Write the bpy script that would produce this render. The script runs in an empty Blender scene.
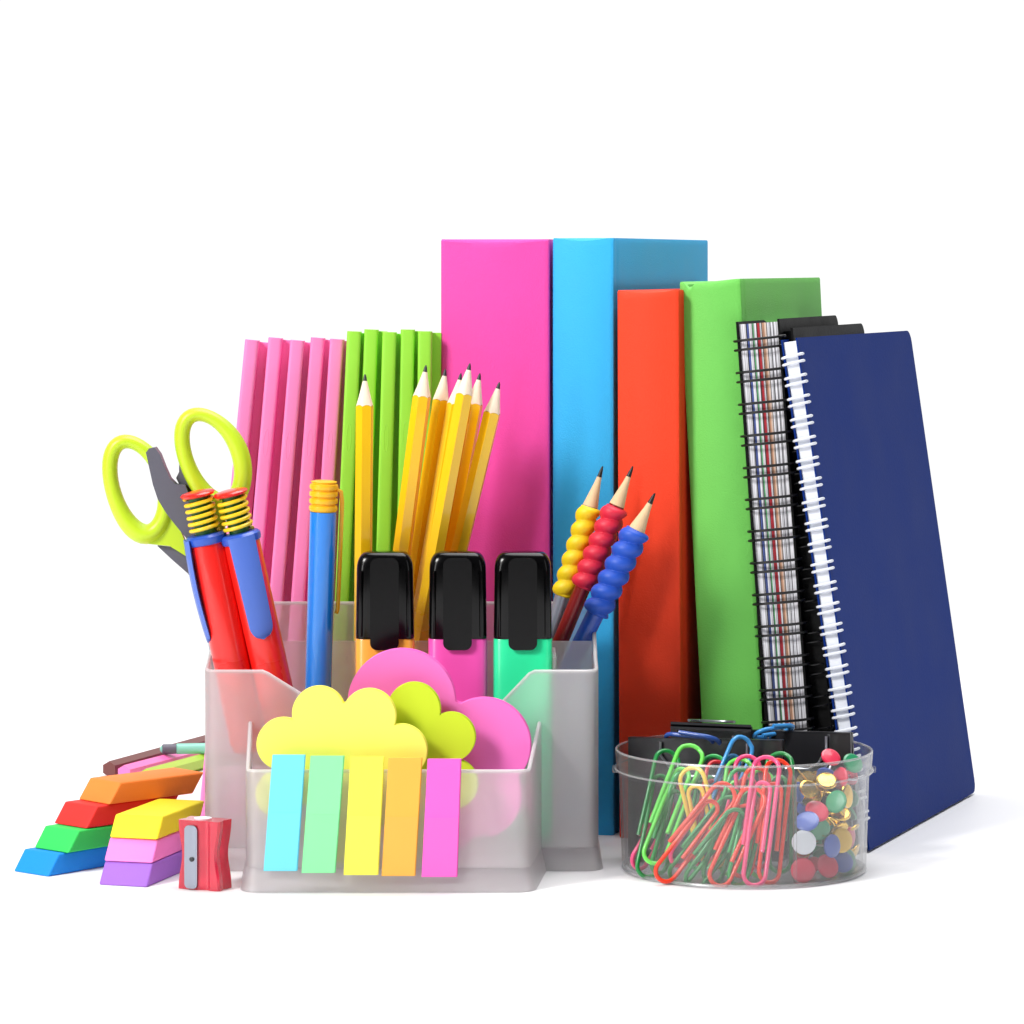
import bpy, bmesh, math, random
from mathutils import Vector, Matrix
random.seed(7)
S = 0.01            # every length below is written in centimetres
PI = math.pi
scene = bpy.context.scene
COL = scene.collection

# ------------------------------------------------------------------ camera frame used to measure the photo
F, CX, HY, HC, D0 = 3600.0, 512.0, 264.0, 25.2, 144.0
def P(px, py, D):           # a measured point at distance D -> place on the table, cm
    return Vector(((px - CX) * D / F, D - D0, HC - (py - HY) * D / F))
def PX(px, D): return (px - CX) * D / F
def PZ(py, D): return HC - (py - HY) * D / F

# ------------------------------------------------------------------ materials
def lin(c):
    return tuple(((v/255)/12.92 if v/255 <= 0.04045 else ((v/255+0.055)/1.055)**2.4) for v in c) + (1,)
def new_mat(name):
    m = bpy.data.materials.new(name); m.use_nodes = True
    nt = m.node_tree
    return m, nt, nt.nodes['Principled BSDF']
def mat(name, rgb, rough=.45, var=.06, scale=40, bump=0., bscale=600, metal=0, coat=0, spec=.5, sss=0, trans=0):
    m, nt, b = new_mat(name)
    N = nt.nodes; L = nt.links
    c = lin(rgb)
    tc = N.new('ShaderNodeTexCoord'); no = N.new('ShaderNodeTexNoise')
    no.inputs['Scale'].default_value = scale; no.inputs['Detail'].default_value = 4
    L.new(tc.outputs['Object'], no.inputs['Vector'])
    mx = N.new('ShaderNodeMix'); mx.data_type = 'RGBA'
    mx.inputs[6].default_value = tuple(v*(1-var) for v in c[:3])+(1,)
    mx.inputs[7].default_value = tuple(min(1, v*(1+var)) for v in c[:3])+(1,)
    L.new(no.outputs['Fac'], mx.inputs[0]); L.new(mx.outputs[2], b.inputs['Base Color'])
    mr = N.new('ShaderNodeMapRange'); mr.inputs['To Min'].default_value = max(0.02, rough-.06); mr.inputs['To Max'].default_value = min(1, rough+.08)
    L.new(no.outputs['Fac'], mr.inputs['Value']); L.new(mr.outputs[0], b.inputs['Roughness'])
    b.inputs['Metallic'].default_value = metal
    b.inputs['Coat Weight'].default_value = coat
    b.inputs['Specular IOR Level'].default_value = spec
    if trans:
        b.inputs['Transmission Weight'].default_value = trans
    if sss:
        b.inputs['Subsurface Weight'].default_value = sss
        b.inputs['Subsurface Radius'].default_value = (.3, .3, .3); b.inputs['Subsurface Scale'].default_value = .004
    if bump:
        n2 = N.new('ShaderNodeTexNoise'); n2.inputs['Scale'].default_value = bscale; n2.inputs['Detail'].default_value = 3
        L.new(tc.outputs['Object'], n2.inputs['Vector'])
        bp = N.new('ShaderNodeBump'); bp.inputs['Strength'].default_value = bump; bp.inputs['Distance'].default_value = .0008
        L.new(n2.outputs['Fac'], bp.inputs['Height']); L.new(bp.outputs[0], b.inputs['Normal'])
    return m

def schlick(N, L, f0, k=1.0):
    lw = N.new('ShaderNodeLayerWeight'); lw.inputs['Blend'].default_value = .5
    p = N.new('ShaderNodeMath'); p.operation = 'POWER'; p.inputs[1].default_value = 5; L.new(lw.outputs['Facing'], p.inputs[0])
    q = N.new('ShaderNodeMath'); q.operation = 'MULTIPLY_ADD'; q.inputs[1].default_value = (1-f0)*k; q.inputs[2].default_value = f0*k; L.new(p.outputs[0], q.inputs[0])
    return q
def clear_plastic(name, tint=(.93, .94, .94), gloss=1.0, haze=.03):
    m = bpy.data.materials.new(name); m.use_nodes = True
    nt = m.node_tree; N = nt.nodes; L = nt.links
    for n in list(N): N.remove(n)
    out = N.new('ShaderNodeOutputMaterial')
    tr = N.new('ShaderNodeBsdfTransparent'); tr.inputs[0].default_value = tint+(1,)
    di = N.new('ShaderNodeBsdfDiffuse'); di.inputs[0].default_value = (.8, .8, .8, 1)
    m1 = N.new('ShaderNodeMixShader'); m1.inputs[0].default_value = haze
    L.new(tr.outputs[0], m1.inputs[1]); L.new(di.outputs[0], m1.inputs[2])
    gl = N.new('ShaderNodeBsdfGlossy'); gl.inputs['Roughness'].default_value = .27
    mm = schlick(N, L, .06, gloss)
    m2 = N.new('ShaderNodeMixShader')
    L.new(mm.outputs[0], m2.inputs[0]); L.new(m1.outputs[0], m2.inputs[1]); L.new(gl.outputs[0], m2.inputs[2])
    L.new(m2.outputs[0], out.inputs[0])
    return m

def frosted_plastic(name, d0=.24, d1=.3):
    m = bpy.data.materials.new(name); m.use_nodes = True
    nt = m.node_tree; N = nt.nodes; L = nt.links
    for n in list(N): N.remove(n)
    out = N.new('ShaderNodeOutputMaterial')
    rf = N.new('ShaderNodeBsdfRefraction'); rf.inputs['Color'].default_value = (1, 1, 1, 1)
    rf.inputs['Roughness'].default_value = .34; rf.inputs['IOR'].default_value = 1.12
    tr = N.new('ShaderNodeBsdfTransparent'); tr.inputs[0].default_value = (.99, .985, .99, 1)
    m1 = N.new('ShaderNodeMixShader'); m1.inputs[0].default_value = .55
    L.new(rf.outputs[0], m1.inputs[1]); L.new(tr.outputs[0], m1.inputs[2])
    di = N.new('ShaderNodeBsdfDiffuse'); di.inputs[0].default_value = (.96, .94, .96, 1)
    tl = N.new('ShaderNodeBsdfTranslucent'); tl.inputs[0].default_value = (.97, .95, .97, 1)
    m2 = N.new('ShaderNodeMixShader'); m2.inputs[0].default_value = .5
    L.new(di.outputs[0], m2.inputs[1]); L.new(tl.outputs[0], m2.inputs[2])
    m3 = N.new('ShaderNodeMixShader')
    tc = N.new('ShaderNodeTexCoord'); no = N.new('ShaderNodeTexNoise'); no.inputs['Scale'].default_value = 60; no.inputs['Detail'].default_value = 5
    L.new(tc.outputs['Object'], no.inputs['Vector'])
    mr = N.new('ShaderNodeMapRange'); mr.inputs['To Min'].default_value = d0; mr.inputs['To Max'].default_value = d1
    L.new(no.outputs['Fac'], mr.inputs['Value']); L.new(mr.outputs[0], m3.inputs[0])
    L.new(m1.outputs[0], m3.inputs[1]); L.new(m2.outputs[0], m3.inputs[2])
    gl = N.new('ShaderNodeBsdfGlossy'); gl.inputs['Roughness'].default_value = .3
    fr = schlick(N, L, .07, .8)
    m4 = N.new('ShaderNodeMixShader')
    L.new(fr.outputs[0], m4.inputs[0]); L.new(m3.outputs[0], m4.inputs[1]); L.new(gl.outputs[0], m4.inputs[2])
    L.new(m4.outputs[0], out.inputs[0])
    return m

# ------------------------------------------------------------------ mesh helpers (cm in, metres out)
def finish(bm, name, m, parent=None, bevel=0, seg=2, smooth=None, base=None):
    if bevel:
        es = [e for e in bm.edges if len(e.link_faces) == 2 and e.calc_face_angle(0) > .6]
        bmesh.ops.bevel(bm, geom=es, offset=bevel, segments=seg, profile=.6, affect='EDGES', clamp_overlap=True)
    bmesh.ops.recalc_face_normals(bm, faces=bm.faces)
    if base is not None:
        bmesh.ops.translate(bm, verts=bm.verts, vec=-Vector(base))
    bmesh.ops.scale(bm, verts=bm.verts, vec=(S, S, S))
    me = bpy.data.meshes.new(name); bm.to_mesh(me); bm.free()
    me.materials.append(m)
    me.polygons.foreach_set('use_smooth', [True]*len(me.polygons))
    me.set_sharp_from_angle(angle=math.radians(38 if smooth is None else smooth))
    o = bpy.data.objects.new(name, me); COL.objects.link(o)
    if parent is not None: o.parent = parent
    elif base is not None: o.location = Vector(base)*S
    return o
def tag(o, label, cat, group=None):
    o['label'] = label; o['category'] = cat
    if group: o['group'] = group
    return o
def thing(name, label, cat, loc=(0, 0, 0), rot=None, group=None):
    o = bpy.data.objects.new(name, None); COL.objects.link(o)
    o.empty_display_size = .01
    M = Matrix.Translation(Vector(loc)*S)
    if rot is not None: M = M @ rot.to_4x4()
    o.matrix_world = M
    return tag(o, label, cat, group)
def copy_tree(o, parent=None):
    c = o.copy(); COL.objects.link(c)
    if parent is not None: c.parent = parent
    for ch in list(o.children): copy_tree(ch, c)
    return c
def align(a, b, roll=0):
    z = (Vector(b)-Vector(a)).normalized()
    x = Vector((0, 1, 0)).cross(z)
    if x.length < .05: x = Vector((1, 0, 0))
    x.normalize(); y = z.cross(x)
    M = Matrix((x, y, z)).transposed()
    return M @ Matrix.Rotation(roll, 3, 'Z')
def B(): return bmesh.new()
def bx(bm, x0, x1, y0, y1, z0, z1, M=None):
    r = bmesh.ops.create_cube(bm, size=1)
    for v in r['verts']:
        v.co = Vector((x0+(v.co.x+.5)*(x1-x0), y0+(v.co.y+.5)*(y1-y0), z0+(v.co.z+.5)*(z1-z0)))
        if M is not None: v.co = M @ v.co
    return r['verts']
def prism(bm, poly, z0, z1, M=None):
    a = [bm.verts.new((p[0], p[1], z0)) for p in poly]
    b = [bm.verts.new((p[0], p[1], z1)) for p in poly]
    n = len(poly)
    for i in range(n): bm.faces.new((a[i], a[(i+1) % n], b[(i+1) % n], b[i]))
    bm.faces.new(list(reversed(a))); bm.faces.new(b)
    if M is not None:
        for v in a+b: v.co = M @ v.co
def loft(bm, rings, cap=True):
    R = [[bm.verts.new(p) for p in r] for r in rings]
    n = len(R[0])
    for k in range(len(R)-1):
        for i in range(n): bm.faces.new((R[k][i], R[k][(i+1) % n], R[k+1][(i+1) % n], R[k+1][i]))
    if cap:
        bm.faces.new(list(reversed(R[0]))); bm.faces.new(R[-1])
def lathe(bm, prof, n=32):
    loft(bm, [[(max(r, .003)*math.cos(2*PI*i/n), max(r, .003)*math.sin(2*PI*i/n), z) for i in range(n)] for r, z in prof])
def tube(bm, pts, r, n=8, closed=False, flat=1.0, axis=None):
    pts = [Vector(p) for p in pts]; m = len(pts)
    def tan(i):
        if closed: return (pts[(i+1) % m]-pts[(i-1) % m]).normalized()
        return (pts[min(i+1, m-1)]-pts[max(i-1, 0)]).normalized()
    t0 = tan(0)
    u = Vector(axis) if axis else (Vector((0, 0, 1)) if abs(t0.z) < .9 else Vector((1, 0, 0)))
    u = (u - t0*u.dot(t0)).normalized()
    rings = []
    for i in range(m):
        t = tan(i)
        if axis: u = Vector(axis)
        u = (u - t*u.dot(t)).normalized(); w = t.cross(u)
        rr = r[i] if isinstance(r, (list, tuple)) else r
        rings.append([bm.verts.new(pts[i]+u*(rr*flat*math.cos(2*PI*k/n))+w*(rr*math.sin(2*PI*k/n))) for k in range(n)])
    cnt = m if closed else m-1
    for i in range(cnt):
        a, b = rings[i], rings[(i+1) % m]
        for k in range(n): bm.faces.new((a[k], a[(k+1) % n], b[(k+1) % n], b[k]))
    if not closed:
        bm.faces.new(list(reversed(rings[0]))); bm.faces.new(rings[-1])
def rrect(x0, x1, y0, y1, r, n=6):
    out = []
    for cx, cy, a0 in ((x1-r, y1-r, 0), (x0+r, y1-r, PI/2), (x0+r, y0+r, PI), (x1-r, y0+r, 1.5*PI)):
        for k in range(n+1):
            a = a0+PI/2*k/n; out.append((cx+r*math.cos(a), cy+r*math.sin(a)))
    return out
def superell(hw, hd, e=4, n=48):
    o = []
    for i in range(n):
        a = 2*PI*i/n; c, s = math.cos(a), math.sin(a)
        o.append((hw*math.copysign(abs(c)**(2/e), c), hd*math.copysign(abs(s)**(2/e), s)))
    return o
def ribbon(bm, path, tops, z0, t, closed=False, flare=None):
    """a standing wall of thickness t that follows a plan path; tops gives its height at each path point"""
    m = len(path); P2 = [Vector((p[0], p[1])) for p in path]
    def nrm(i):
        if closed: d = P2[(i+1) % m]-P2[(i-1) % m]
        else: d = P2[min(i+1, m-1)]-P2[max(i-1, 0)]
        d.normalize(); return Vector((d.y, -d.x))
    rings = []
    for i in range(m):
        n = nrm(i); o = P2[i]; q = o-n*t
        f = n*(flare or 0)
        rings.append([bm.verts.new(v) for v in ((o.x+f.x, o.y+f.y, z0), (o.x, o.y, tops[i]), (q.x, q.y, tops[i]), (q.x+f.x, q.y+f.y, z0))])
    for i in range(m if closed else m-1):
        a, b = rings[i], rings[(i+1) % m]
        for k in range(4): bm.faces.new((a[k], b[k], b[(k+1) % 4], a[(k+1) % 4]))
    if not closed:
        bm.faces.new(rings[0]); bm.faces.new(list(reversed(rings[-1])))
def round_path(pts, r, n=5, closed=False):
    out = []; m = len(pts); P2 = [Vector(p) for p in pts]
    for i in range(m):
        if not closed and i in (0, m-1): out.append(tuple(P2[i])); continue
        a = (P2[i-1]-P2[i]).normalized(); b = (P2[(i+1) % m]-P2[i]).normalized()
        for k in range(n+1):
            u = k/n; p0 = P2[i]+a*r; p2 = P2[i]+b*r
            q = p0*(1-u)**2 + P2[i]*2*u*(1-u) + p2*u*u
            out.append(tuple(q))
    return out
def densify(path, step, closed=False):
    out = []; m = len(path)
    for i in range(m if closed else m-1):
        a = Vector(path[i]); b = Vector(path[(i+1) % m]); k = max(1, int((b-a).length/step))
        for j in range(k): out.append(tuple(a.lerp(b, j/k)))
    if not closed: out.append(tuple(path[-1]))
    return out

# ------------------------------------------------------------------ palette
M_cloth = dict(rough=.62, var=.04, scale=60, bump=.25, bscale=1500, spec=.35)
m_pinkbook = mat('pink_cloth', (244, 76, 174), **M_cloth)
m_bluebook = mat('sky_blue_cloth', (50, 178, 240), **M_cloth)
m_orangebook = mat('orange_cloth', (244, 64, 26), **M_cloth)
m_greenbook = mat('green_cloth', (112, 202, 88), **M_cloth)
m_black = mat('black_card', (9, 9, 10), rough=.55, bump=.15, spec=.12)
m_navy = mat('navy_card', (8, 44, 120), spec=.08, rough=.6, var=.08, scale=25, bump=.12, bscale=900)
m_page = mat('page_paper', (228, 226, 220), rough=.8, var=.03)
m_wpage = mat('bright_page_paper', (234, 238, 246), rough=.8, var=.02)
m_white = mat('white_coated_wire', (232, 236, 244), rough=.35)
m_blackwire = mat('black_wire', (18, 18, 20), rough=.3)
m_pinkf = mat('pink_card', (250, 134, 196), rough=.4, spec=.5)
m_limef = mat('lime_card', (154, 228, 66), rough=.4, spec=.5)
m_frost = frosted_plastic('frosted_plastic')
m_fedge = frosted_plastic('frosted_plastic_edge', .6, .7)
m_clear = clear_plastic('clear_plastic', tint=(.97,.975,.98), haze=.015)
m_yelpaint = mat('yellow_lacquer', (252, 200, 18), rough=.25, coat=.5, var=.05)
m_wood = mat('cedar_wood', (246, 226, 204), rough=.65, var=.08, scale=300)
m_wood2 = mat('pale_wood', (222, 190, 148), rough=.65, var=.1, scale=300)
m_lead = mat('graphite', (50, 50, 54), rough=.4)
m_lead2 = mat('black_lead', (20, 16, 20), rough=.4)
m_red = mat('red_plastic', (238, 34, 28), rough=.28, coat=.3)
m_blue = mat('royal_blue_plastic', (40, 84, 190), rough=.32, coat=.2)
m_blue2 = mat('clip_blue_plastic', (72, 108, 200), rough=.4)
m_azure = mat('azure_plastic', (24, 128, 226), rough=.2, coat=.5)
m_springy = mat('yellow_plastic_coil', (244, 206, 40), rough=.3)
m_greenp = mat('green_plastic', (30, 110, 40), rough=.4)
m_amber = mat('amber_plastic', (248, 186, 30), rough=.3)
m_blackp = mat('black_gloss_plastic', (6, 6, 7), rough=.17, spec=.28)
m_metal = mat('brushed_steel', (200, 204, 212), rough=.28, metal=1)
m_steelp = mat('silver_plastic', (150, 156, 172), rough=.35, metal=.4)
m_brass = mat('brass', (232, 190, 84), rough=.25, metal=1)
m_limeh = mat('lime_handle_plastic', (192, 222, 40), rough=.38)
m_grey = mat('charcoal_rubber', (92, 92, 104), rough=.45)

# ------------------------------------------------------------------ the setting
bm = B()
n = 96
ring = [bm.verts.new((130*math.cos(2*PI*i/n)-2, -30+115*math.sin(2*PI*i/n), 0)) for i in range(n)]
bm.faces.new(ring)
m_floor = mat('white_tabletop', (240, 240, 242), rough=.5, var=.01, scale=4, spec=.3)
tb = finish(bm, 'tabletop', m_floor); tb['kind'] = 'structure'

# ------------------------------------------------------------------ hardcover books
def book(name, label, base, w, h, depth, ang, lean, m, group='upright hardcover books', seed=1, notch=0):
    rot = Matrix.Rotation(-math.radians(ang), 3, 'Z') @ Matrix.Rotation(-math.radians(lean), 3, 'Y')
    t = thing(name, label, 'book', base, rot, group)
    rnd = random.Random(seed)
    th = .26; bow = .16
    outer, inner = [], []
    N_ = 40
    # cover: a U in plan; x across the spine, y away from the viewer
    for k in range(N_+1):
        u = k/N_; x = .12+(w-.24)*u; y = .12-bow*math.sin(PI*u)
        outer.append((x, y))
    outer = [(0, depth), (0, 1.05), (.03, .8), (.07, .62), (.03, .42), (.0, .3), (.04, .17)] + outer + [(w-.04, .17), (w, .3), (w-.03, .42), (w-.07, .62), (w-.03, .8), (w, 1.05), (w, depth)]
    inner = [(w-th, depth), (w-th, .45), (w-th-.1, .38), (th+.1, .38), (th, .45), (th, depth)]
    poly = outer+inner
    # sections with a little sag of the head band so that the top edge is not a ruler line
    zs = [0, .08, .3, h*.25, h*.5, h*.75, h-.3, h-.08, h]
    rings = []
    for z in zs:
        s = .03 if z in (0, h) else 0
        wob = rnd.uniform(-.02, .02)
        r = []
        for (x, y) in poly:
            dz = 0
            if z >= h-.3 and y < .2 and .2 < x < w-.2: dz = -.13*math.sin(PI*(x-.2)/(w-.4))
            if z >= h-.3 and y < .5 and x < 1: dz -= notch*math.exp(-((x-.44)/.2)**2)
            yy = y+(s if y < .5 else 0)
            if y < .35: yy += wob
            xx = x+(s if x < w/2 else -s)
            r.append((xx, yy, z+dz))
        rings.append(r)
    bm = B(); loft(bm, rings)
    finish(bm, 'cover', m, t, smooth=32)
    bm = B(); bx(bm, th+.03, w-th-.03, .62, depth-.35, .32, h-.7)
    finish(bm, 'page_block', m_page, t, bevel=.05)
    bm = B()
    tube(bm, [(th+.12, .52, h-.78), (w/2, .46, h-.74), (w-th-.12, .52, h-.78)], .1, 8)
    finish(bm, 'headband', m_white, t)
    return t
book('hardcover_book', 'thick bright pink hardcover book standing behind the yellow pencils', (PX(440, 159.9), 159.9-D0, 0), 4.88, 26.3, 15, 8, 0, m_pinkbook, seed=2)
A18 = math.radians(17.8)
def spine_left(rx, rd, w, ang):   # plan place of the left spine corner from the right one
    a = math.radians(ang); return rx-w*math.cos(a), rd+w*math.sin(a)
x_, d_ = spine_left(4.46, 158.6, 2.87, 17.8)
book('hardcover_book', 'sky blue hardcover book standing between the pink and orange books', (x_, d_-D0, 0), 2.87, 26.35, 16.4, 17.8, 0, m_bluebook, seed=3)
x_, d_ = spine_left(7.36, 157.1, 2.85, 17.8)
book('hardcover_book', 'orange red hardcover book, shorter than the blue one beside it', (x_, d_-D0, 0), 2.85, 24.05, 15.2, 17.8, .25, m_orangebook, seed=4, notch=.12)
x_, d_ = spine_left(11.15, 156.8, 2.8, 17.8)
book('hardcover_book', 'light green hardcover book leaning against the orange book', (x_, d_-D0, 0), 2.8, 24.45, 15.6, 17.8, 2.95, m_greenbook, seed=5, notch=.3)

# ------------------------------------------------------------------ slim folders
def folder(kind, i, x0, lean, h, D, m):
    h += (0, .07, -.05, .05, -.03)[i]; D += (0, .15, -.1, .12, -.05)[i]
    rot = Matrix.Rotation(math.radians(lean), 3, 'Y')
    order = ['leftmost', 'second from the left', 'middle one', 'fourth from the left', 'rightmost'][i]
    t = thing('slim_folder', f'{kind} ridged folder, {order} of the five {kind} ones', 'folder', (x0, D-D0, .05), rot, f'{kind} folders standing in a row')
    bm = B()
    pr = [(0, .85)] + [(.31-.31*math.copysign(abs(math.cos(a))**.55, math.cos(a)), .16-.16*math.sin(a)**.6) for a in [PI*k/14 for k in range(0, 15)]] + [(.62, .85)]
    prism(bm, pr, 0, h)
    finish(bm, 'spine', m, t, bevel=.02)
    bm = B()
    for q in bx(bm, .06, 1.02, .85, 14.2, 0, h-.06):
        if q.co.z > 1 and q.co.y > 5: q.co.z -= .62
    finish(bm, 'cover', m, t, bevel=.05)
    bm = B()
    zc = h-4.7
    tube(bm, [(.3+.1*math.cos(2*PI*k/20), .012, zc+(.62*math.sin(2*PI*k/20))) for k in range(20)], .022, 6, closed=True, axis=(0, 1, 0))
    finish(bm, 'finger_hole', m, t)
for i, (tx, bxx) in enumerate(((245, 197), (268, 225), (290.5, 250), (310.5, 273), (330, 298))):
    D = 160; h = 21.9; xb, xt = PX(bxx, D), PX(tx, D)
    folder('pink', i, xb, math.degrees(math.atan2(xt-xb, h)), h, D, m_pinkf)
for i, (tx, bxx) in enumerate(((347, 324), (364, 345), (382.5, 368), (400.5, 391), (418, 413))):
    D = 159.2; h = 22.2; xb, xt = PX(bxx, D), PX(tx, D)
    folder('lime green', i, xb, math.degrees(math.atan2(xt-xb, h)), h, D, m_limef)

# ------------------------------------------------------------------ spiral notebooks
def striped_pages():
    m, nt, b = new_mat('striped_page_edges'); N = nt.nodes; L = nt.links
    tc = N.new('ShaderNodeTexCoord'); sx = N.new('ShaderNodeSeparateXYZ'); L.new(tc.outputs['Object'], sx.inputs[0])
    no = N.new('ShaderNodeTexNoise'); no.inputs['Scale'].default_value = 14; L.new(tc.outputs['Object'], no.inputs['Vector'])
    ms = N.new('ShaderNodeMath'); ms.operation = 'MULTIPLY_ADD'; ms.inputs[1].default_value = .0012; L.new(no.outputs['Fac'], ms.inputs[0]); L.new(sx.outputs[0], ms.inputs[2])
    mr = N.new('ShaderNodeMapRange'); mr.inputs['From Min'].default_value = .002; mr.inputs['From Max'].default_value = .0186
    L.new(ms.outputs[0], mr.inputs['Value'])
    cr = N.new('ShaderNodeValToRGB'); cr.color_ramp.interpolation = 'CONSTANT'
    W = (225, 225, 232); K = (40, 40, 48)
    st = [(0, W), (.15, K), (.18, (70, 90, 160)), (.24, W), (.31, K), (.33, (90, 160, 110)), (.37, W), (.43, K), (.45, (170, 20, 40)), (.53, W), (.57, K), (.59, (200, 150, 120)), (.66, (225, 200, 185)),
          (.70, K), (.72, W), (.80, K), (.82, W), (.88, (90, 90, 100)), (.90, W)]
    e = cr.color_ramp.elements
    e[0].position = 0; e[0].color = lin(st[0][1]); e[1].position = st[1][0]; e[1].color = lin(st[1][1])
    for p, c in st[2:]:
        q = e.new(p); q.color = lin(c)
    mp = N.new('ShaderNodeMapping'); mp.inputs['Scale'].default_value = (1500, 40, 9); L.new(tc.outputs['Object'], mp.inputs[0])
    n3 = N.new('ShaderNodeTexNoise'); n3.inputs['Scale'].default_value = 1; n3.inputs['Detail'].default_value = 3; L.new(mp.outputs[0], n3.inputs['Vector'])
    m3 = N.new('ShaderNodeMapRange'); m3.inputs['From Min'].default_value = .38; m3.inputs['From Max'].default_value = .56; m3.inputs['To Min'].default_value = .35; L.new(n3.outputs['Fac'], m3.inputs['Value'])
    mx = N.new('ShaderNodeMix'); mx.data_type = 'RGBA'; mx.blend_type = 'MULTIPLY'; mx.inputs[0].default_value = 1; L.new(cr.outputs[0], mx.inputs[6]); L.new(m3.outputs[0], mx.inputs[7])
    L.new(mr.outputs[0], cr.inputs[0]); L.new(mx.outputs[2], b.inputs['Base Color']); b.inputs['Roughness'].default_value = .7
    return m
m_stripe = striped_pages()
def notebook(label, base, w, h, depth, ang, lean, m, mp, mw, pitch, gap, wr, cov=.1, reach=.55, out=.28, group='spiral notebooks', left_out=.12, top_gap=.8):
    rot = Matrix.Rotation(-math.radians(ang), 3, 'Z') @ Matrix.Rotation(-math.radians(lean), 3, 'Y')
    t = thing('spiral_notebook', label, 'notebook', base, rot, group)
    def cover(x0, x1, nm):
        bm = B(); r = .55
        pl = [(0, 0), (depth-r, 0)] + [(depth-r+r*math.sin(a), r-r*math.cos(a)) for a in (.4, .8, 1.2)] + [(depth, r), (depth, h-r)] + \
             [(depth-r+r*math.cos(a), h-r+r*math.sin(a)) for a in (.4, .8, 1.2)] + [(depth-r, h), (0, h)]
        M = Matrix(((0, 0, 1, 0), (1, 0, 0, 0), (0, 1, 0, 0), (0, 0, 0, 1)))
        prism(bm, pl, x0, x1, M)
        return finish(bm, nm, m, t, bevel=.02, seg=1)
    cover(0, cov, 'back_cover'); cover(w-cov, w, 'front_cover')
    bm = B(); bx(bm, cov+.01, w-cov-.01, .1, depth-.3, .12, h-.12)
    finish(bm, 'page_block', mp, t)
    bm = B(); z = h-top_gap
    cxm = w/2
    while z > .8:
        for dz in (0, -gap):
            pts = []
            for k in range(20):
                a = 2*PI*k/20
                pts.append((cxm+(w/2+left_out)*math.copysign(abs(math.cos(a))**.75, math.cos(a)), (reach-out)/2+.02+((reach+out)/2)*math.sin(a), z+dz+.05*math.cos(a)))
            tube(bm, pts, wr, 6, closed=True)
        z -= pitch
    finish(bm, 'wire_binding', mw, t)
    return t
notebook('black spiral notebook with colourful page edges, leaning on the green book', (11.35, 155.9-D0, 0), 1.94, 22.75, 11.8, 17.5, 4.3, m_black, m_stripe, m_blackwire, 1.38, .4, .058, left_out=.17)
notebook('plain black spiral notebook between the colourful edged one and the navy one', (13.42, 155.75-D0, 0), .92, 22.45, 13.2, 19.0, 5.7, m_black, m_black, m_blackwire, 1.38, .4, .04, left_out=.0, out=.15)
notebook('navy blue spiral notebook with white wire binding, largest cover on the far side', (14.62, 154.3-D0, 0), .74, 22.15, 18.5, 21.5, 8.4, m_navy, m_wpage, m_white, .9, .3, .062, cov=.07, reach=.45, out=.1, left_out=.1, top_gap=.75)

# ------------------------------------------------------------------ frosted desk organiser
org = thing('desk_organiser', 'frosted translucent plastic desk organiser with stepped compartments holding the pens', 'organiser', (-4.6, 6, 0))
OB = Vector((-4.6, 6, 0))
XL, XR, YM, YB, ZF = -12.8, 3.6, 149.5-D0, 157-D0, .95
TW = .17
def lerp(a, b, u): return a+(b-a)*max(0, min(1, u))
def top_edge(path, tops, closed, nm):
    bm = B(); m = len(path); pts = []
    for i in range(m):
        a = Vector(path[(i-1) % m] if closed else path[max(0, i-1)]); b = Vector(path[(i+1) % m] if closed else path[min(m-1, i+1)])
        d = (b-a).normalized(); q = Vector(path[i])-Vector((d.y, -d.x))*(TW/2)
        pts.append((q.x, q.y, tops[i]+.015))
    tube(bm, pts, .075, 8, closed=closed); finish(bm, nm, m_fedge, org, base=OB)
bm = B()
path = densify(round_path([(-10.95, YM-.03), (-10.7, .5), (.72, .5), (1.22, YM-.03)], .6, n=9), .5)
ribbon(bm, path, [4.81+1.3*max(0, (p[1]-.9)/4.5) for p in path], ZF, TW)
finish(bm, 'tray_wall', m_frost, org, base=OB)
top_edge(path, [4.81+1.3*max(0, (p[1]-.9)/4.5) for p in path], False, 'tray_rim')
bm = B()
ribbon(bm, path, [ZF-.01]*len(path), 0.02, TW, flare=.22)
finish(bm, 'tray_foot', m_frost, org, base=OB)
bm = B(); prism(bm, [(-10.72, YM-.05), (-10.52, 1.1), (-10.2, .7), (.2, .7), (.52, 1.1), (1.0, YM-.05)], ZF, ZF+.14)
finish(bm, 'tray_floor', m_frost, org, base=OB)
def mid_top(x, y):
    if y > YB-.25: return 10.4
    if y < YM+.2:
        zl = 8.26 - max(0, (x+10.3))*.62; zr = 8.26 - max(0, (.83-x))*1.05
        return max(5.8, zl if x < -4.6 else zr)
    if y < YM+2.2: return 8.26+.35*(y-YM-.2)/2
    return 8.61+(10.4-8.61)*(y-YM-2.2)/(YB-.25-YM-2.2)
bm = B()
path = densify(round_path([(XL, YB), (XL, YM), (XR, YM), (XR, YB)], .65, n=9, closed=True), .22, closed=True)
ribbon(bm, path, [mid_top(*p) for p in path], ZF, TW, closed=True)
finish(bm, 'compartment_wall', m_frost, org, base=OB)
top_edge(path, [mid_top(*p) for p in path], True, 'compartment_rim')
bm = B(); ribbon(bm, path, [ZF-.01]*len(path), .02, TW, closed=True, flare=.2)
finish(bm, 'compartment_foot', m_frost, org, base=OB)
bm = B(); bx(bm, XL+TW+.02, XR-TW-.02, YM+TW+.02, YB-TW-.02, ZF, ZF+.14)
finish(bm, 'compartment_floor', m_frost, org, base=OB)
YD = 153.2-D0
bm = B(); bx(bm, XL+TW+.02, XR-TW-.02, YD, YD+.14, ZF+.15, 9.15)
finish(bm, 'divider', m_frost, org, base=OB, bevel=.03)
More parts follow.
